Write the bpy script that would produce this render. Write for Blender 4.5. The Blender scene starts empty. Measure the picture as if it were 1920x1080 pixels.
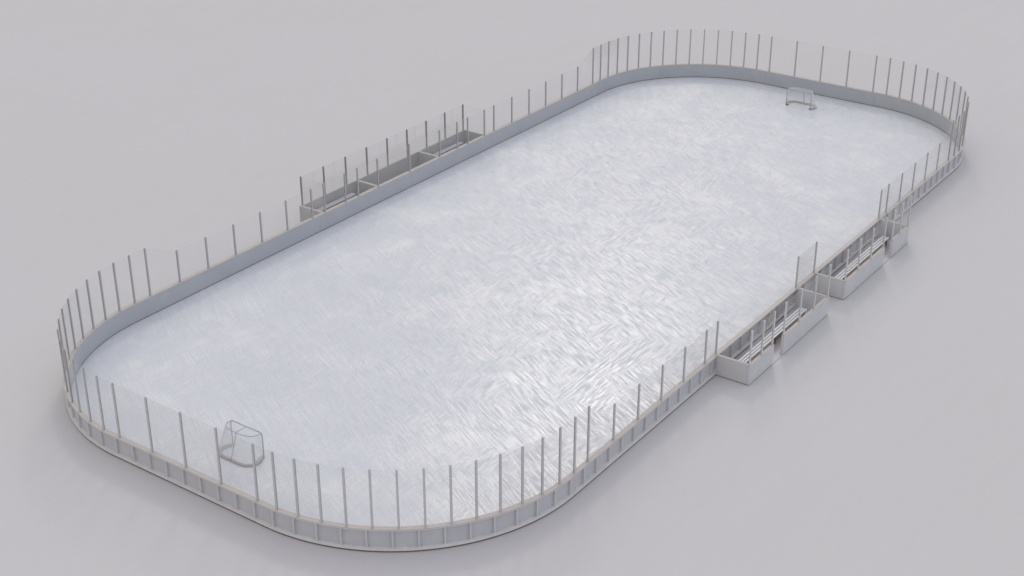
import bpy, bmesh, math, random
from mathutils import Vector, Matrix
R = math.radians
random.seed(7)
SC = bpy.context.scene
COL = SC.collection

# ------------------------------------------------------------------ helpers
ZC = 1.065            # height of the cap rail top above the ground
ICE_Z = 0.065
LX, WY, RAD = 30.48, 13.01, 8.60        # post line: half length, half width, corner radius
EY = WY - RAD
S_ARC = EY + RAD * math.pi / 2
H_SHORT, H_TALL = 1.755, 2.616

def outline(s, off=0.0):
    """point and outward normal in the first quadrant, s = run from the middle of the end"""
    if s <= EY:
        return Vector((LX + off, s, 0)), Vector((1, 0, 0))
    t = (s - EY) / RAD
    if t <= math.pi / 2:
        n = Vector((math.cos(t), math.sin(t), 0))
        return Vector((LX - RAD, EY, 0)) + n * (RAD + off), n
    return Vector((LX - RAD - (s - S_ARC), WY + off, 0)), Vector((0, 1, 0))

S_MID = S_ARC + LX - RAD               # middle of the long side

def rim(u, off=0.0):
    """signed quadrant run: u = (sx, sy, s)"""
    sx, sy, s = u
    if s < 0:
        s = -s; sy = -sy
    if s > S_MID:
        s = 2 * S_MID - s; sx = -sx
    p, n = outline(s, off)
    return Vector((p.x * sx, p.y * sy, 0)), Vector((n.x * sx, n.y * sy, 0))

def link(name, bm, mat, parent=None, smooth=False):
    me = bpy.data.meshes.new(name)
    bmesh.ops.recalc_face_normals(bm, faces=bm.faces)
    bm.to_mesh(me); bm.free()
    for m in (mat if isinstance(mat, (list, tuple)) else [mat]):
        me.materials.append(m)
    if smooth:
        for p in me.polygons: p.use_smooth = True
    o = bpy.data.objects.new(name, me)
    COL.objects.link(o)
    if parent is not None:
        o.parent = parent
        o.matrix_parent_inverse = Matrix.Translation(-parent.location) if parent.type == 'EMPTY' else Matrix.Identity(4)
    return o

def thing(name, label, cat, loc=(0, 0, 0), group=None):
    o = bpy.data.objects.new(name, None); COL.objects.link(o)
    o.empty_display_size = 0.3
    o.location = loc
    o['label'] = label; o['category'] = cat
    if group: o['group'] = group
    return o

def box(bm, x0, x1, y0, y1, z0, z1):
    vs = [bm.verts.new((x, y, z)) for x in (x0, x1) for y in (y0, y1) for z in (z0, z1)]
    for f in ((0, 1, 3, 2), (4, 6, 7, 5), (0, 4, 5, 1), (2, 3, 7, 6), (0, 2, 6, 4), (1, 5, 7, 3)):
        bm.faces.new([vs[i] for i in f])

def obox(bm, c, n, w, d0, d1, z0, z1, z1b=None, da=0.0):
    """box centred along the run at c, w wide along the run, d0..d1 along outward normal n"""
    t = Vector((-n.y, n.x, 0))
    ps = [c + t * (sw * w / 2 + da) + n * d for sw in (-1, 1) for d in (d0, d1)]
    lo = [bm.verts.new((p.x, p.y, z0)) for p in ps]
    hi = [bm.verts.new((p.x, p.y, z1)) for p in ps]
    q = (0, 1, 3, 2)
    bm.faces.new([lo[i] for i in q]); bm.faces.new([hi[i] for i in q])
    for a, b in ((0, 1), (1, 3), (3, 2), (2, 0)):
        bm.faces.new([lo[a], lo[b], hi[b], hi[a]])

def sweep(u0, s1, prof, step=0.2):
    """sweep a rectangle profile (o0,o1,z0,z1) along the rim"""
    sx, sy, s0 = u0
    n = max(1, int(abs(s1 - s0) / step))
    bm = bmesh.new(); rings = []
    # keep tangent points exact
    ss = [s0 + (s1 - s0) * i / n for i in range(n + 1)]
    straight = lambda s: abs(s) < EY - 1e-6 or abs(s) > S_ARC + 1e-6
    keep = [ss[0]]
    for s in ss[1:-1]:
        if not straight(s) or abs(abs(s) - EY) < 0.25 or abs(abs(s) - S_ARC) < 0.25: keep.append(s)
    keep.append(ss[-1])
    o0, o1, z0, z1 = prof
    for s in keep:
        a, _ = rim((sx, sy, s), o0); b, _ = rim((sx, sy, s), o1)
        rings.append([bm.verts.new((a.x, a.y, z0)), bm.verts.new((b.x, b.y, z0)),
                      bm.verts.new((b.x, b.y, z1)), bm.verts.new((a.x, a.y, z1))])
    for r0, r1 in zip(rings, rings[1:]):
        for k in range(4):
            bm.faces.new([r0[k], r0[(k + 1) % 4], r1[(k + 1) % 4], r1[k]])
    bm.faces.new(rings[0]); bm.faces.new(rings[-1])
    return bm

def tube(bm, pts, r, seg=8, closed=False):
    pts = [Vector(p) for p in pts]
    rings = []
    n = len(pts)
    for i, p in enumerate(pts):
        a = pts[i - 1] if (i > 0 or closed) else p
        b = pts[(i + 1) % n] if (i < n - 1 or closed) else p
        d = (b - a).normalized()
        up = Vector((0, 0, 1)) if abs(d.z) < 0.9 else Vector((1, 0, 0))
        s = d.cross(up).normalized(); t = s.cross(d)
        rings.append([bm.verts.new(p + (s * math.cos(k * 2 * math.pi / seg) + t * math.sin(k * 2 * math.pi / seg)) * r) for k in range(seg)])
    for i in range(n if closed else n - 1):
        r0, r1 = rings[i], rings[(i + 1) % n]
        for k in range(seg):
            bm.faces.new([r0[k], r0[(k + 1) % seg], r1[(k + 1) % seg], r1[k]])
    if not closed:
        bm.faces.new(rings[0]); bm.faces.new(rings[-1])

# ------------------------------------------------------------------ materials
class N:
    def __init__(s, name):
        s.m = bpy.data.materials.new(name); s.m.use_nodes = True
        s.t = s.m.node_tree; s.t.nodes.clear()
        s.out = s.t.nodes.new('ShaderNodeOutputMaterial')
        s.b = s.t.nodes.new('ShaderNodeBsdfPrincipled')
        s.t.links.new(s.b.outputs[0], s.out.inputs[0])
    def n(s, typ, **kw):
        x = s.t.nodes.new('ShaderNode' + typ)
        for k, v in kw.items():
            if k in x.inputs: x.inputs[k].default_value = v
            else: setattr(x, k, v)
        return x
    def l(s, a, b): s.t.links.new(a, b)
    def math(s, op, a, b=None, clamp=False):
        x = s.n('Math', operation=op, use_clamp=clamp)
        for i, v in enumerate((a, b)):
            if v is None: continue
            if isinstance(v, (int, float)): x.inputs[i].default_value = v
            else: s.l(v, x.inputs[i])
        return x.outputs[0]
    def rng(s, v, a, b, c=0.0, d=1.0):
        x = s.n('MapRange'); x.clamp = True
        s.l(v, x.inputs[0])
        for i, q in enumerate((a, b, c, d)): x.inputs[i + 1].default_value = q
        return x.outputs[0]
    def mix(s, f, a, b):
        x = s.n('Mix', data_type='RGBA')
        if isinstance(f, (int, float)): x.inputs[0].default_value = f
        else: s.l(f, x.inputs[0])
        for i, v in ((6, a), (7, b)):
            if isinstance(v, tuple): x.inputs[i].default_value = (*v, 1)
            else: s.l(v, x.inputs[i])
        return x.outputs[2]

def paint(name, col, rough=0.45, var=0.06, scale=3.0, metal=0.0, spec=0.5, grain=0.02):
    k = N(name)
    tc = k.n('TexCoord')
    ns = k.n('TexNoise', Scale=scale, Detail=5.0, Roughness=0.6); k.l(tc.outputs['Object'], ns.inputs['Vector'])
    fine = k.n('TexNoise', Scale=scale * 18, Detail=2.0); k.l(tc.outputs['Object'], fine.inputs['Vector'])
    f = k.rng(ns.outputs[0], 0.3, 0.7)
    dark = tuple(c * (1 - var) for c in col); lite = tuple(min(1, c * (1 + var)) for c in col)
    c = k.mix(f, dark, lite)
    g = k.rng(fine.outputs[0], 0.35, 0.65, 1 - grain, 1 + grain)
    hs = k.n('HueSaturation'); k.l(c, hs.inputs['Color']); k.l(g, hs.inputs['Value'])
    k.l(hs.outputs[0], k.b.inputs['Base Color'])
    k.l(k.rng(ns.outputs[0], 0.3, 0.7, rough - 0.06, rough + 0.08), k.b.inputs['Roughness'])
    k.b.inputs['Metallic'].default_value = metal
    k.b.inputs['Specular IOR Level'].default_value = spec
    return k.m

M_PANEL = paint('facing_panel_grey', (0.445, 0.46, 0.48), 0.42, 0.04, 0.8)
M_BACK = paint('panel_back_grey', (0.55, 0.545, 0.56), 0.6, 0.04, 1.2)
M_FRAME = paint('frame_grey', (0.71, 0.69, 0.68), 0.6, 0.05, 2.5)
M_STUD = paint('stud_grey', (0.60, 0.59, 0.59), 0.6, 0.05, 2.5)
M_CAP = paint('cap_rail_white', (0.52, 0.485, 0.455), 0.75, 0.05, 1.5)
M_GAP_SHADE = paint('board_gap_shade_brown', (0.19, 0.13, 0.09), 0.7, 0.15, 4)  # shadow of the gap under the boards, put into the colour
M_WALL_GAP_SHADE = paint('wall_gap_shade_brown', (0.30, 0.19, 0.10), 0.7, 0.15, 4)  # contact shadow under the box walls, put into the colour
M_POST = paint('post_aluminium', (0.45, 0.445, 0.44), 0.6, 0.05, 2.0)  # far board posts; their dimmer light is put into the colour
M_POST_N = paint('glass_post_near_lit', (0.56, 0.545, 0.54), 0.6, 0.05, 2.0)  # near board posts, lighter: the fall of light is painted in
M_POST_LIT = paint('glass_post_box_lit', (0.66, 0.66, 0.665), 0.5, 0.05, 2.0)  # near box posts, palest: brighter light painted into the colour
M_POST_SHADED = paint('glass_post_far_shaded', (0.30, 0.30, 0.295), 0.5, 0.05, 2.0)  # far box posts, darkest: shade painted into the colour
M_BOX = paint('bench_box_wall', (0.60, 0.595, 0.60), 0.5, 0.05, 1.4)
M_PEN_SHADED = paint('penalty_box_wall_shaded', (0.39, 0.38, 0.365), 0.55, 0.06, 1.4)  # darker than the bench box walls: shade put into the colour
M_SLAT = paint('bench_slat_white', (0.70, 0.715, 0.75), 0.6, 0.04, 3)
M_WOOD_SHADE = paint('bench_underframe_shade_brown', (0.26, 0.17, 0.09), 0.65, 0.2, 6)  # brown underframe, also painting the warm shadow below the seat
M_FLOOR = paint('box_floor', (0.50, 0.49, 0.51), 0.6, 0.05, 2)
M_GOAL = paint('goal_tube_grey', (0.46, 0.46, 0.47), 0.4, 0.05, 6)
M_BASE = paint('goal_base_dark_grey', (0.33, 0.31, 0.29), 0.45, 0.05, 6)
M_NET = paint('net_cord', (0.72, 0.74, 0.78), 0.8, 0.05, 9)
M_PAD = paint('net_lacing_beige', (0.62, 0.56, 0.47), 0.9, 0.25, 14, grain=0.12)

def glass_mat():
    k = N('rink_glass')
    k.t.nodes.remove(k.b)
    tr = k.n('BsdfTransparent'); tr.inputs[0].default_value = (0.990, 0.991, 0.989, 1)
    gl = k.n('BsdfGlossy'); gl.inputs['Roughness'].default_value = 0.10
    gl.inputs['Color'].default_value = (0.9, 0.9, 0.9, 1)
    df = k.n('BsdfDiffuse'); df.inputs[0].default_value = (0.62, 0.62, 0.62, 1)
    fr = k.n('Fresnel', IOR=1.45)
    m1 = k.n('MixShader'); k.l(k.math('MULTIPLY', fr.outputs[0], 0.18), m1.inputs[0]); k.l(tr.outputs[0], m1.inputs[1]); k.l(gl.outputs[0], m1.inputs[2])
    tc = k.n('TexCoord'); ns = k.n('TexNoise', Scale=0.7, Detail=3.0); k.l(tc.outputs['Object'], ns.inputs['Vector'])
    m2 = k.n('MixShader'); k.l(k.rng(ns.outputs[0], 0.35, 0.7, 0.004, 0.010), m2.inputs[0]); k.l(m1.outputs[0], m2.inputs[1]); k.l(df.outputs[0], m2.inputs[2])
    k.l(m2.outputs[0], k.out.inputs[0])
    return k.m
M_GLASS = glass_mat()
def edge_mat():
    k = N('glass_edge'); k.t.nodes.remove(k.b)
    tr = k.n('BsdfTransparent'); df = k.n('BsdfDiffuse'); df.inputs[0].default_value = (0.55, 0.56, 0.56, 1)
    m = k.n('MixShader'); m.inputs[0].default_value = 0.25; k.l(tr.outputs[0], m.inputs[1]); k.l(df.outputs[0], m.inputs[2]); k.l(m.outputs[0], k.out.inputs[0])
    return k.m
M_EDGE = edge_mat()

def ground_mat():
    k = N('ground_pale'); tc = k.n('TexCoord')
    big = k.n('TexNoise', Scale=0.03, Detail=3.0); k.l(tc.outputs['Object'], big.inputs['Vector'])
    mp = k.n('Mapping'); mp.inputs['Rotation'].default_value[2] = R(35); mp.inputs['Scale'].default_value = (0.12, 0.9, 1)
    k.l(tc.outputs['Object'], mp.inputs['Vector'])
    st = k.n('TexNoise', Scale=1.0, Detail=6.0, Roughness=0.65, Distortion=0.6); k.l(mp.outputs[0], st.inputs['Vector'])
    fn = k.n('TexNoise', Scale=9.0, Detail=4.0); k.l(tc.outputs['Object'], fn.inputs['Vector'])
    c = k.mix(k.rng(big.outputs[0], 0.35, 0.65), (0.600, 0.580, 0.590), (0.598, 0.590, 0.594))
    v = k.math('ADD', k.rng(st.outputs[0], 0.3, 0.7, 0.988, 1.008), k.rng(fn.outputs[0], 0.3, 0.7, -0.012, 0.012))
    hs = k.n('HueSaturation'); k.l(c, hs.inputs['Color']); k.l(v, hs.inputs['Value'])
    k.l(hs.outputs[0], k.b.inputs['Base Color'])
    k.b.inputs['Roughness'].default_value = 0.85
    k.b.inputs['Specular IOR Level'].default_value = 0.03
    bp = k.n('Bump', Strength=0.12, Distance=0.02); k.l(st.outputs[0], bp.inputs['Height']); k.l(bp.outputs[0], k.b.inputs['Normal'])
    return k.m

def ice_mat():
    k = N('skated_ice'); tc = k.n('TexCoord'); P = tc.outputs['Object']
    # gentle warp so that the skate marks curve
    wn = k.n('TexNoise', Scale=0.16, Detail=1.0); k.l(P, wn.inputs['Vector'])
    sub = k.n('VectorMath', operation='SUBTRACT'); k.l(wn.outputs['Color'], sub.inputs[0]); sub.inputs[1].default_value = (.5, .5, .5)
    sca = k.n('VectorMath', operation='SCALE'); k.l(sub.outputs[0], sca.inputs[0]); sca.inputs['Scale'].default_value = 0.12
    add = k.n('VectorMath', operation='ADD'); k.l(P, add.inputs[0]); k.l(sca.outputs[0], add.inputs[1])
    W = add.outputs[0]
    def strokes(ang, fu, fv, width, seed, mlo, mhi, mscale):
        r = k.n('Mapping'); r.inputs['Rotation'].default_value[2] = R(ang); r.inputs['Location'].default_value = (seed * 3.1, seed * 7.7, seed); k.l(W, r.inputs['Vector'])
        m = k.n('Mapping'); m.inputs['Scale'].default_value = (fu, fv, 1); k.l(r.outputs[0], m.inputs['Vector'])
        n = k.n('TexNoise', Scale=1.0, Detail=1.5, Roughness=0.5); k.l(m.outputs[0], n.inputs['Vector'])
        d = k.math('ABSOLUTE', k.math('SUBTRACT', n.outputs[0], 0.5))
        line = k.rng(d, 0.0, width, 1.0, 0.0)
        mk = k.n('TexNoise', Scale=mscale, Detail=2.0)
        m2 = k.n('Mapping'); m2.inputs['Location'].default_value = (seed * 11.3, -seed * 5.1, seed * 2); k.l(P, m2.inputs['Vector']); k.l(m2.outputs[0], mk.inputs['Vector'])
        return k.math('MULTIPLY', line, k.rng(mk.outputs[0], mlo, mhi))
    acc = None
    for ang, fu, fv, w, sd, lo, hi, ms in (
            (0, 0.10, 9.0, 0.035, 1, .48, .54, .22), (8, 0.18, 17.0, 0.070, 2, .50, .57, .30),
            (-30, 0.14, 12.0, 0.050, 3, .53, .60, .30), (-62, 0.09, 9.0, 0.040, 4, .42, .50, .20),
            (-68, 0.10, 12.0, 0.050, 5, .45, .52, .26), (-57, 0.12, 16.0, 0.070, 6, .44, .52, .28),
            (-4, 0.18, 22.0, 0.10, 7, .49, .57, .4), (-64, 0.16, 24.0, 0.11, 8, .42, .51, .35), (80, .10, 10.0, .040, 9, .50, .58, .3)):
        s_ = strokes(ang, fu, fv, w, sd, lo, hi, ms)
        acc = s_ if acc is None else k.math('MAXIMUM', acc, s_)
    # scraped snow: short brushed dabs in two directions
    def dabs(ang, fu, fv, seed, lo, hi):
        r = k.n('Mapping'); r.inputs['Rotation'].default_value[2] = R(ang); r.inputs['Location'].default_value = (seed, -seed * 2, 0); k.l(W, r.inputs['Vector'])
        m = k.n('Mapping'); m.inputs['Scale'].default_value = (fu, fv, 1); k.l(r.outputs[0], m.inputs['Vector'])
        n = k.n('TexNoise', Scale=1.0, Detail=3.0, Roughness=0.6); k.l(m.outputs[0], n.inputs['Vector'])
        return k.rng(n.outputs[0], lo, hi)
    d1 = dabs(-2, 0.9, 16.0, 3, .485, .53); d2 = dabs(-62, 0.8, 15.0, 9, .485, .53)
    sel = k.n('TexNoise', Scale=0.28, Detail=2.5, Roughness=.6); k.l(P, sel.inputs['Vector'])
    selr = k.rng(sel.outputs[0], .50, .58)
    snow = k.math('ADD', k.math('MULTIPLY', d1, selr), k.math('MULTIPLY', d2, k.math('SUBTRACT', 1.0, selr)))
    pm = k.n('TexNoise', Scale=0.20, Detail=3.0, Roughness=.65); k.l(W, pm.inputs['Vector'])
    snow = k.math('MULTIPLY', snow, k.rng(pm.outputs[0], .36, .62, 0.70, 1.0))
    fine = k.n('TexNoise', Scale=9.0, Detail=5.0, Roughness=.8); k.l(P, fine.inputs['Vector'])
    base = k.mix(k.rng(fine.outputs[0], .35, .65), (0.685, 0.698, 0.726), (0.768, 0.776, 0.788))
    c = k.mix(k.math('MULTIPLY', snow, 0.30), base, (0.800, 0.788, 0.772))
    c = k.mix(k.math('MULTIPLY', acc, 0.46), c, (0.440, 0.480, 0.560))
    k.l(c, k.b.inputs['Base Color'])
    rg = k.math('SUBTRACT', 0.24, k.math('MULTIPLY', snow, 0.04)); k.l(rg, k.b.inputs['Roughness'])
    k.l(k.math('MULTIPLY', snow, 0.095), k.b.inputs['Specular IOR Level'])
    hgt = k.math('SUBTRACT', k.math('MULTIPLY', snow, 0.6), acc)
    hgt = k.math('ADD', hgt, k.math('MULTIPLY', fine.outputs[0], 0.35))
    bp = k.n('Bump', Strength=0.13, Distance=0.006); k.l(hgt, bp.inputs['Height']); k.l(bp.outputs[0], k.b.inputs['Normal'])
    return k.m

# ------------------------------------------------------------------ setting
bm = bmesh.new()
vs = [bm.verts.new(v) for v in ((-900, -900, 0), (900, -900, 0), (900, 900, 0), (-900, 900, 0))]
bm.faces.new(vs)
o = link('ground', bm, ground_mat()); o['kind'] = 'structure'

bm = bmesh.new(); loop = []
for sx, sy, rev in ((1, 1, 0), (-1, 1, 1), (-1, -1, 0), (1, -1, 1)):
    ss = [EY + (S_ARC - EY) * i / 48 for i in range(49)]
    if rev: ss = ss[::-1]
    for s in ss:
        p, _ = rim((sx, sy, s), 0.03); loop.append((p.x, p.y))
lo = [bm.verts.new((x, y, 0.004)) for x, y in loop]; hi = [bm.verts.new((x, y, ICE_Z)) for x, y in loop]
bm.faces.new(hi)
for i in range(len(loop)):
    j = (i + 1) % len(loop); bm.faces.new([lo[i], lo[j], hi[j], hi[i]])
o = link('ice', bm, ice_mat()); o['kind'] = 'structure'

# ------------------------------------------------------------------ posts and glass
def post_mesh(h):
    bm = bmesh.new()
    c = Vector((0, 0, 0)); n = Vector((1, 0, 0))
    obox(bm, c, n, 0.086, -0.036, -0.014, 0, h)       # inner flange
    obox(bm, c, n, 0.086, 0.014, 0.036, 0, h)         # outer flange
    obox(bm, c, n, 0.050, -0.014, 0.014, 0, h - 0.03)  # web
    bmesh.ops.recalc_face_normals(bm, faces=bm.faces)
    me = bpy.data.meshes.new('glass_post'); bm.to_mesh(me); bm.free(); me.materials.append(M_POST)
    return me
POST = {}
def add_post(parent, p, n, h, z=ZC, mat=None):
    key = (h, mat.name if mat else '')
    if key not in POST:
        POST[key] = post_mesh(h)
        if mat: POST[key].materials[0] = mat
    o = bpy.data.objects.new('glass_post', POST[key]); COL.objects.link(o)
    o.parent = parent
    o.location = Vector((p.x, p.y, z)) - parent.location
    o.rotation_euler = (0, 0, math.atan2(n.y, n.x))
    return o

def add_glass(parent, a, ha, b, hb, z=ZC):
    d = (b - a); L = d.length; d.normalize(); n = Vector((d.y, -d.x, 0))
    a = a + d * 0.028; b = b - d * 0.028
    bm = bmesh.new(); v = []
    for sgn in (-1, 1):
        o = n * 0.006 * sgn
        v.append([bm.verts.new((a.x + o.x, a.y + o.y, z + 0.003)), bm.verts.new((b.x + o.x, b.y + o.y, z + 0.003)),
                  bm.verts.new((b.x + o.x, b.y + o.y, z + hb - 0.01)), bm.verts.new((a.x + o.x, a.y + o.y, z + ha - 0.01))])
    bm.faces.new(v[0]); bm.faces.new(v[1])
    for i in range(4):
        j = (i + 1) % 4; f = bm.faces.new([v[0][i], v[0][j], v[1][j], v[1][i]]); f.material_index = 1
    return link('glass_panel', bm, [M_GLASS, M_EDGE], parent)

# ------------------------------------------------------------------ dasher board sections
GRP = 'dasher board sections round the rink'
def section(label, sx, sy, s0, s1, studs, posts, glass, seams=()):
    mid, n = rim((sx, sy, (s0 + s1) / 2))
    t = thing('dasher_board', label, 'rink board', (mid.x, mid.y, 0), GRP)
    g = 0.0015
    a, b = s0 + g, s1 - g
    link('base_plate', sweep((sx, sy, a), b, (0.1105, 0.130, ZC - 0.985, ZC - 0.955)), M_FRAME, t)
    link('board_gap_shade', sweep((sx, sy, a), b, (-0.080, 0.110, 0.001, ZC - 0.955)), M_GAP_SHADE, t)  # dark strip filling the gap with painted shade
    # facing panels, split at the seams
    cuts = [s0] + list(seams) + [s1]
    for c0, c1 in zip(cuts, cuts[1:]):
        link('facing_panel', sweep((sx, sy, c0 + 0.004), c1 - 0.004, (-0.092, -0.035, ZC - 0.955, ZC - 0.035)), M_PANEL, t)
    link('cap_rail', sweep((sx, sy, a), b, (-0.097, 0.132, ZC - 0.035, ZC)), M_CAP, t)
    link('top_rail', sweep((sx, sy, a), b, (-0.0295, 0.122, ZC - 0.075, ZC - 0.0365)), M_FRAME, t)
    link('base_rail', sweep((sx, sy, a), b, (-0.0295, 0.130, ZC - 0.9545, ZC - 0.895)), M_FRAME, t)
    link('panel_back', sweep((sx, sy, a), b, (-0.0345, -0.030, ZC - 0.8945, ZC - 0.0755)), M_BACK, t)
    for s in studs:
        p, n = rim((sx, sy, s))
        bm = bmesh.new(); obox(bm, p, n, 0.080, -0.0295, 0.070, ZC - 0.8945, ZC - 0.0755)
        link('stud', bm, M_STUD, t)
    for s, h in posts:
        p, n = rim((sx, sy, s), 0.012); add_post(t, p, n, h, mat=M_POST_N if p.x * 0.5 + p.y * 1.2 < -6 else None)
    for (sa, ha), (sb, hb) in glass:
        pa, _ = rim((sx, sy, sa), 0.012); pb, _ = rim((sx, sy, sb), 0.012)
        add_glass(t, pa, ha, pb, hb)
    return t

TALL = [3.998 + 1.008 * i for i in range(16)]           # 3.998 .. 19.118
S_X = lambda x: S_MID - x                                # run position of |x| on a long side
S_T = TALL[-1]
JOINT_E, JOINT_C = 4.21, 19.60
def pairs(l): return list(zip(l, l[1:]))

# ends
for sx, lab in ((-1, 'straight end board with tall glass behind the lower left goal'),
                (1, 'straight end board with tall glass behind the upper right goal')):
    pl = [(s, H_TALL) for s in (-3.998, -1.999, 0.0, 1.999, 3.998)]
    section(lab, sx, 1, -JOINT_E, JOINT_E, [-3.79 + 1.0 * i for i in range(8)], pl, pairs(pl))
# corners
labs = {(-1, -1): 'curved corner board with tall glass at the bottom of the picture, nearest the viewer',
        (-1, 1): 'curved corner board with tall glass at the left edge of the rink',
        (1, 1): 'curved corner board with tall glass at the top, left of the farther goal',
        (1, -1): 'curved corner board with tall glass at the right edge of the rink'}
for (sx, sy), lab in labs.items():
    pl = [(s, H_TALL) for s in TALL[1:]]
    gl = pairs([(TALL[0], H_TALL)] + pl)
    st0 = 4.78 if (sx, sy) != (-1, 1) else 4.26
    section(lab, sx, sy, JOINT_E, JOINT_C, [st0 + 1.002 * i for i in range(15) if st0 + 1.002 * i < 19.5], pl, gl, seams=(12.24,))
# long sides
SH = [S_T + 1.992 * i for i in range(1, 6)]             # short posts up to |x| = 10.74
side_labs = {
    (-1, -1): 'short-glass board between the bottom corner and the lower near-side bench box',
    (1, -1): 'short-glass board between the upper near-side bench box and the right corner',
    (-1, 1): 'short-glass board on the far side between the left corner and the penalty box',
    (1, 1): 'short-glass board on the far side between the penalty box and the top corner'}
for (sx, sy), lab in side_labs.items():
    near = sy < 0
    end_x = 9.76 if near else 8.20
    pl = [(s, H_SHORT) for s in SH]
    if not near: pl.append((S_X(8.70), H_SHORT))
    gl = pairs([(S_T, H_TALL)] + pl)
    if near: gl.append(((SH[-1], H_SHORT), (S_X(9.65), H_SHORT)))
    else: gl.append(((S_X(8.70), H_SHORT), (S_X(7.66), H_SHORT)))
    st = [S_X(abs(-21.02 + 0.9966 * i)) for i in range(0, 43)]
    st = sorted(S_X(21.02 - 0.9966 * i) for i in range(0, 14) if 21.02 - 0.9966 * i > end_x + 0.05 and 21.02 - 0.9966 * i < S_MID - JOINT_C - 0.05)
    section(lab, sx, sy, JOINT_C, S_X(end_x), st, pl, gl)
# middle of the near side (runs past both player benches)
XM = 9.76
st = sorted(S_X(-x) for x in [-9.06 + 0.9985 * i for i in range(19)])
pl = [(S_X(x), H_SHORT) for x in (9.65, 1.08, -1.08, -9.65)]
section('board beside both near-side bench boxes with a single glass pane between them', -1, -1, S_X(XM), S_X(-XM),
        st, pl, [((S_X(1.08), H_SHORT), (S_X(-1.08), H_SHORT))], seams=(S_X(0.0),))
XM = 8.20
pl = [(S_X(x), H_SHORT) for x in (7.66, 5.87, 4.77, 2.97, 0.0, -2.97, -4.77, -5.87, -7.66)]
section('short-glass board standing between the ice and the far penalty box', -1, 1, S_X(XM), S_X(-XM),
        [S_X(-7.9 + 0.9966 * i) for i in range(17)], pl, pairs(pl), seams=(S_X(7.66), S_X(0.0), S_X(-7.66)))

# ------------------------------------------------------------------ boxes beside the boards
WT = 0.15                       # wall thickness
YI = WY + 0.133                 # where side walls butt against the boards
YO = 14.835                     # outer face
YP = YO - 0.085                 # post line on the outer wall
def wall(t, x0, x1, y0, y1, name):
    """wall with its cap"""
    bm = bmesh.new(); box(bm, x0, x1, y0, y1, ZC - 1.022, ZC - 0.022)
    bmesh.ops.bevel(bm, geom=bm.edges[:], offset=0.004, segments=1, affect='EDGES')
    w = link(name, bm, M_BOX, t)
    bm = bmesh.new(); box(bm, x0 - .003, x1 + .003, y0 - .003 if y0 < 0 or abs(y0) > 13.3 else y0, y1 + .003 if y1 > 0 or abs(y1) > 13.3 else y1, ZC - 0.0215, ZC)
    link('wall_cap', bm, M_CAP, w).matrix_parent_inverse = w.matrix_world.inverted() if False else Matrix.Identity(4)
    return w

def strip(t, x0, x1, y0, y1):
    bm = bmesh.new(); box(bm, x0, x1, y0, y1, 0.001, ZC - 1.0225); link('wall_gap_shade', bm, M_WALL_GAP_SHADE, t)  # brown strip painted as the shade below a wall

def bench(label, x0, x1, yc, sw=0.054, pitch=0.147, grp='slatted benches in the boxes'):
    t = thing('bench', label, 'bench', ((x0 + x1) / 2, yc, ZC - 1.02), grp)
    zt = ZC - 0.58
    for k in (-1, 0, 1):
        bm = bmesh.new(); box(bm, x0, x1, yc + k * pitch - sw, yc + k * pitch + sw, zt - 0.035, zt)
        bmesh.ops.bevel(bm, geom=bm.edges[:], offset=0.005, segments=1, affect='EDGES')
        link('seat_slat', bm, M_SLAT, t)
    bm = bmesh.new(); box(bm, x0 + 0.12, x1 - 0.12, yc - 0.145, yc - 0.105, zt - 0.30, zt - 0.036); link('rail', bm, M_WOOD_SHADE, t)  # both rails deep and brown, standing for the shadow under the seat
    bm = bmesh.new(); box(bm, x0 + 0.12, x1 - 0.12, yc + 0.105, yc + 0.145, zt - 0.30, zt - 0.036); link('rail', bm, M_WOOD_SHADE, t)
    n = max(2, round((x1 - x0) / 1.7))
    for i in range(n + 1):
        x = x0 + 0.25 + (x1 - x0 - 0.5) * i / n
        bm = bmesh.new()
        box(bm, x - 0.035, x + 0.035, yc - 0.18, yc - 0.146, ZC - 1.0195, zt - 0.036)
        box(bm, x - 0.035, x + 0.035, yc + 0.146, yc + 0.18, ZC - 1.0195, zt - 0.036)
        box(bm, x - 0.035, x + 0.035, yc - 0.1455, yc + 0.1455, ZC - 0.80, ZC - 0.745)
        link('leg', bm, M_WOOD_SHADE, t)
    return t

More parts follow.
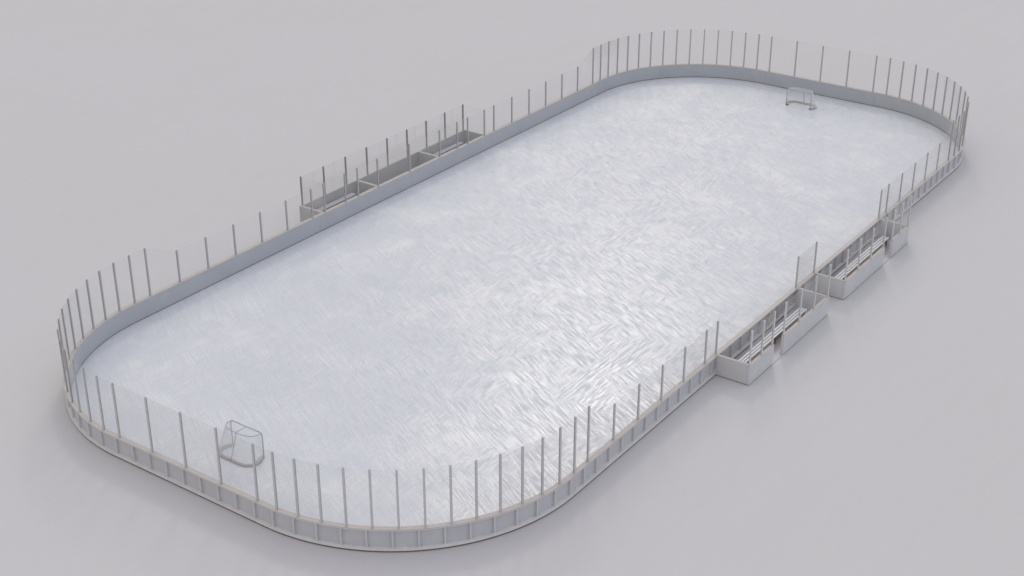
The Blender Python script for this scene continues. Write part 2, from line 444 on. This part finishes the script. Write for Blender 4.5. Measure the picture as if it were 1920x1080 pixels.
# near side player boxes
for sgn, lab, blab in ((-1, 'grey near-side bench box with a door gap, the lower left of two', 'long white slatted bench inside the lower left near-side box'),
                       (1, 'grey near-side bench box with a door gap, the upper right of two', 'long white slatted bench inside the upper right near-side box')):
    t = thing('bench_box', lab, 'bench box', (sgn * 5.36, -13.95, 0), 'player bench boxes on the near side')
    mx = lambda a, b: (min(sgn * a, sgn * b), max(sgn * a, sgn * b))
    xo, xi = 9.72, 1.00          # outermost and innermost faces
    x0, x1 = mx(xo, xo - WT); wall(t, x0, x1, -YO + WT, -YI, 'side_wall')
    x0, x1 = mx(xi, xi + WT); wall(t, x0, x1, -YO + WT, -YI, 'side_wall')
    x0, x1 = mx(xo, 7.26); wall(t, x0, x1, -YO, -YO + WT - .0065, 'front_wall')
    x0, x1 = mx(6.17, xi); wall(t, x0, x1, -YO, -YO + WT - .0065, 'front_wall')
    x0, x1 = mx(xo - .03, 7.28); strip(t, x0, x1, -YO + 0.012, -YO + 0.06)
    x0, x1 = mx(6.15, xi + .03); strip(t, x0, x1, -YO + 0.012, -YO + 0.06)
    for xa in ((xo - .012, xo - .05), (xi + .012, xi + .05)):
        x0, x1 = mx(*xa); strip(t, x0, x1, -YO + 0.061, -YI - .002)
    x0, x1 = mx(xo - .051, xi + .051)
    bm = bmesh.new(); box(bm, x0, x1, -YO + 0.061, -YI - .002, 0.001, ZC - 1.024)
    xa, xb = mx(7.28, 6.15); box(bm, xa + .001, xb - .001, -YO + 0.004, -YO + 0.0605, 0.001, ZC - 1.024)
    link('floor', bm, M_FLOOR, t)
    px = [9.64, 8.43, 7.32, 6.10, 4.38, 2.72, 1.08]
    P = [Vector((sgn * x, -YP, 0)) for x in px]
    for p in P: add_post(t, p, Vector((0, -1, 0)), H_SHORT, mat=M_POST_LIT)
    for i, (a, b) in enumerate(pairs(P)):
        if i != 2: add_glass(t, a, H_SHORT, b, H_SHORT)
    for x in (9.64, 1.08):
        add_glass(t, Vector((sgn * x, -WY - 0.05, 0)), H_SHORT, Vector((sgn * x, -YP + 0.03, 0)), H_SHORT)
    bx = sorted((sgn * 8.80, sgn * 1.90))
    bench(blab, bx[0], bx[1], -13.885)

# far side penalty box
t = thing('penalty_box', 'long grey penalty box with two dividers and back glass, beyond the far boards', 'penalty box', (0, 13.95, 0))
XO = 7.85
M_BOX_KEEP = M_BOX; M_BOX = M_PEN_SHADED
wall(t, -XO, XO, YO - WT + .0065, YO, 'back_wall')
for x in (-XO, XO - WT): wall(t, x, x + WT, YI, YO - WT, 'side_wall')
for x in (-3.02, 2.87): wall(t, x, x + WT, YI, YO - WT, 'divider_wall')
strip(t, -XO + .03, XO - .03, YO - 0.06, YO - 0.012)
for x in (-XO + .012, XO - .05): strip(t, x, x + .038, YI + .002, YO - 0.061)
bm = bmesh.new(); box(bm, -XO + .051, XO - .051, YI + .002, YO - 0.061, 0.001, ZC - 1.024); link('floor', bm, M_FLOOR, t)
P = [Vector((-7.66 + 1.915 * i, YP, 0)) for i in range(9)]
for p in P: add_post(t, p, Vector((0, 1, 0)), H_SHORT, mat=M_POST_SHADED)
for a, b in pairs(P): add_glass(t, a, H_SHORT, b, H_SHORT)
for x in (-7.66, 7.66):
    add_glass(t, Vector((x, WY + 0.05, 0)), H_SHORT, Vector((x, YP - 0.03, 0)), H_SHORT)
bench('short white slatted bench in the left compartment of the far penalty box', -7.05, -3.57, 14.44, 0.042, 0.122)
bench('short white slatted bench in the right compartment of the far penalty box', 3.57, 7.05, 14.44, 0.042, 0.122)

# ------------------------------------------------------------------ goals
def catmull(pts, n=8):
    out = []
    pts = [Vector(p) for p in pts]
    q = [pts[0] * 2 - pts[1]] + pts + [pts[-1] * 2 - pts[-2]]
    for i in range(1, len(q) - 2):
        for k in range(n):
            t = k / n; a, b, c, d = q[i - 1:i + 3]
            out.append(0.5 * ((2 * b) + (c - a) * t + (2 * a - 5 * b + 4 * c - d) * t * t + (3 * b - a - 3 * c + d) * t ** 3))
    out.append(pts[-1]); return out

def goal(label, sgn):
    """built facing the rink centre, sgn = side of the rink"""
    X = lambda x, y, z: Vector((sgn * (27.07 + x), y, ICE_Z + z))
    t = thing('hockey_goal', label, 'goal', (sgn * 27.07, 0, ICE_Z), 'hockey goals')
    HW, HZ, r = 0.92, 1.22, 0.028
    for s in (-1, 1):                              # posts bending into the crossbar
        bm = bmesh.new()
        tube(bm, [X(0, s * HW, 0.0), X(0, s * HW, HZ - 0.12), X(0, s * (HW - .015), HZ - 0.05), X(0, s * (HW - .05), HZ - .015), X(0, s * (HW - .12), HZ)], r, 10)
        link('post', bm, M_GOAL, t, True)
    bm = bmesh.new(); tube(bm, [X(0, -HW + .12, HZ), X(0, HW - .12, HZ)], r, 10); link('crossbar', bm, M_GOAL, t, True)
    top = catmull([X(0.0, -0.84, HZ), X(0.16, -0.885, HZ), X(0.36, -0.83, HZ), X(0.53, -0.58, HZ), X(0.58, -0.28, HZ), X(0.58, 0.28, HZ), X(0.53, 0.58, HZ), X(0.36, 0.83, HZ), X(0.16, 0.885, HZ), X(0.0, 0.84, HZ)], 6)
    bm = bmesh.new(); tube(bm, top, 0.022, 8); link('top_frame', bm, M_GOAL, t, True)
    base = catmull([X(0.0, -0.92, .02), X(0.30, -1.06, .02), X(0.62, -1.09, .02), X(0.90, -0.90, .02), X(1.02, -0.55, .02), X(1.03, 0, .02), X(1.02, 0.55, .02), X(0.90, 0.90, .02), X(0.62, 1.09, .02), X(0.30, 1.06, .02), X(0.0, 0.92, .02)], 6)
    bm = bmesh.new(); tube(bm, base, 0.024, 8); link('base_frame', bm, M_BASE, t, True)
    bm = bmesh.new(); tube(bm, [X(0, 0, HZ), X(0.58, 0, HZ)], 0.018, 8); link('centre_bar', bm, M_GOAL, t, True)
    bm = bmesh.new(); tube(bm, [X(0.58, 0, HZ), X(0.66, 0, HZ - .25), X(1.02, 0, 0.04)], 0.022, 8); link('back_brace', bm, M_GOAL, t, True)
    # cord net: real cords between the top frame and the base frame
    def at(poly, f):
        ls = [0]
        for a, b in zip(poly, poly[1:]): ls.append(ls[-1] + (b - a).length)
        d = f * ls[-1]
        for i in range(len(poly) - 1):
            if ls[i + 1] >= d: return poly[i].lerp(poly[i + 1], (d - ls[i]) / max(1e-9, ls[i + 1] - ls[i]))
        return poly[-1]
    bm = bmesh.new(); n = 72
    sag = lambda v: Vector((sgn * 0.05 * math.sin(math.pi * v), 0, 0))
    m = 20
    grid = [[at(top, i / n).lerp(at(base, i / n), j / m) + sag(j / m) for j in range(m + 1)] for i in range(n + 1)]
    for i in range(n + 1): tube(bm, grid[i], 0.0045, 3)
    for j in range(1, m): tube(bm, [grid[i][j] for i in range(n + 1)], 0.0045, 3)
    for i in range(1, 32):                          # roof of the net
        y = -0.84 + 1.68 * i / 32
        c = [p for p in top]
        bx_ = max((abs(p.x) - 27.07) for p in c if abs(p.y - y) < 0.09)
        tube(bm, [X(0, y, HZ), X(bx_, y, HZ - 0.002)], 0.0045, 3)
    link('net', bm, M_NET, t)
    # thick lacing along the foot of the net
    bm = bmesh.new(); rnd = random.Random(3)
    foot = [at(base, i / 260) for i in range(261)]
    cen = X(0.45, 0, 0)
    prev = None
    for i, p in enumerate(foot):
        d = Vector((cen.x - p.x, cen.y - p.y, 0)).normalized()
        w = 0.15 + 0.07 * rnd.random()
        q = [p + d * 0.02 + Vector((0, 0, 0.01)), p + d * 0.07 + Vector((0, 0, .07 + .05 * rnd.random())), p + d * w + Vector((0, 0, 0.008)), p + d * (w * .9) + Vector((0, 0, -.012))]
        cur = [bm.verts.new(v) for v in q]
        if prev:
            for k in range(3): bm.faces.new([prev[k], prev[k + 1], cur[k + 1], cur[k]])
            bm.faces.new([prev[3], prev[0], cur[0], cur[3]])
        prev = cur
    link('net_lacing', bm, M_PAD, t)
goal('grey tube hockey goal with fine net at the lower left end, seen from behind', -1)
goal('grey tube hockey goal with fine net at the upper right end, open front showing', 1)

# ------------------------------------------------------------------ light
SUN_EL, SUN_AZ = 32.5, 31.5      # azimuth measured from +x towards +y
w = bpy.data.worlds.new('World'); SC.world = w; w.use_nodes = True
nt = w.node_tree; nt.nodes.clear()
out = nt.nodes.new('ShaderNodeOutputWorld')
sky = nt.nodes.new('ShaderNodeTexSky'); sky.sky_type = 'NISHITA'; sky.sun_disc = False
sky.sun_elevation = R(SUN_EL); sky.sun_rotation = R(90 - SUN_AZ); sky.air_density = 1.0; sky.dust_density = 3.0
b1 = nt.nodes.new('ShaderNodeBackground'); b1.inputs[1].default_value = 0.05
nt.links.new(sky.outputs[0], b1.inputs[0])
# even cloud cover over the clear sky, a little bluer towards -y
tc = nt.nodes.new('ShaderNodeTexCoord'); sp = nt.nodes.new('ShaderNodeSeparateXYZ'); nt.links.new(tc.outputs['Generated'], sp.inputs[0])
mr = nt.nodes.new('ShaderNodeMapRange'); nt.links.new(sp.outputs['Y'], mr.inputs[0])
for i, v in enumerate((-0.9, 0.5, 0.0, 1.0)): mr.inputs[i + 1].default_value = v
mx_ = nt.nodes.new('ShaderNodeMix'); mx_.data_type = 'RGBA'; nt.links.new(mr.outputs[0], mx_.inputs[0])
mx_.inputs[6].default_value = (0.58, 0.62, 0.71, 1); mx_.inputs[7].default_value = (0.66, 0.63, 0.62, 1)
mrx = nt.nodes.new('ShaderNodeMapRange'); nt.links.new(sp.outputs['X'], mrx.inputs[0])
for i, v in enumerate((-0.95, -0.25, 1.0, 0.0)): mrx.inputs[i + 1].default_value = v
mxx = nt.nodes.new('ShaderNodeMix'); mxx.data_type = 'RGBA'; nt.links.new(mrx.outputs[0], mxx.inputs[0])
nt.links.new(mx_.outputs[2], mxx.inputs[6]); mxx.inputs[7].default_value = (0.56, 0.545, 0.54, 1)
b2 = nt.nodes.new('ShaderNodeBackground'); b2.inputs[1].default_value = 3.25
nt.links.new(mxx.outputs[2], b2.inputs[0])
ad = nt.nodes.new('ShaderNodeAddShader'); nt.links.new(b1.outputs[0], ad.inputs[0]); nt.links.new(b2.outputs[0], ad.inputs[1])
nt.links.new(ad.outputs[0], out.inputs[0])

sd = bpy.data.lights.new('sun', 'SUN'); sd.energy = 1.5; sd.angle = R(9); sd.color = (1.0, 0.95, 0.88)
so = bpy.data.objects.new('sun', sd); COL.objects.link(so)
dirv = Vector((math.cos(R(SUN_EL)) * math.cos(R(SUN_AZ)), math.cos(R(SUN_EL)) * math.sin(R(SUN_AZ)), math.sin(R(SUN_EL))))
so.rotation_euler = dirv.to_track_quat('Z', 'Y').to_euler()
so.location = dirv * 80

# ------------------------------------------------------------------ camera
cd = bpy.data.cameras.new('camera'); co = bpy.data.objects.new('camera', cd); COL.objects.link(co)
cd.sensor_width = 36; cd.lens = 36 * 2690.61447 / 1920
co.location = (-62.75484, -39.03874, 32.32458 + ZC); co.rotation_euler = (1.11111, 0, -0.954428)
cd.clip_start = 0.5; cd.clip_end = 3000
SC.camera = co
SC.view_settings.view_transform = 'Standard'; SC.view_settings.look = 'None'
SC.view_settings.exposure = -1.45; SC.view_settings.gamma = 1.0; SC.view_settings.use_curve_mapping = False
SC.render.engine = 'CYCLES'
SC.render.resolution_x = 1024; SC.render.resolution_y = 576
SC.cycles.transparent_max_bounces = 24
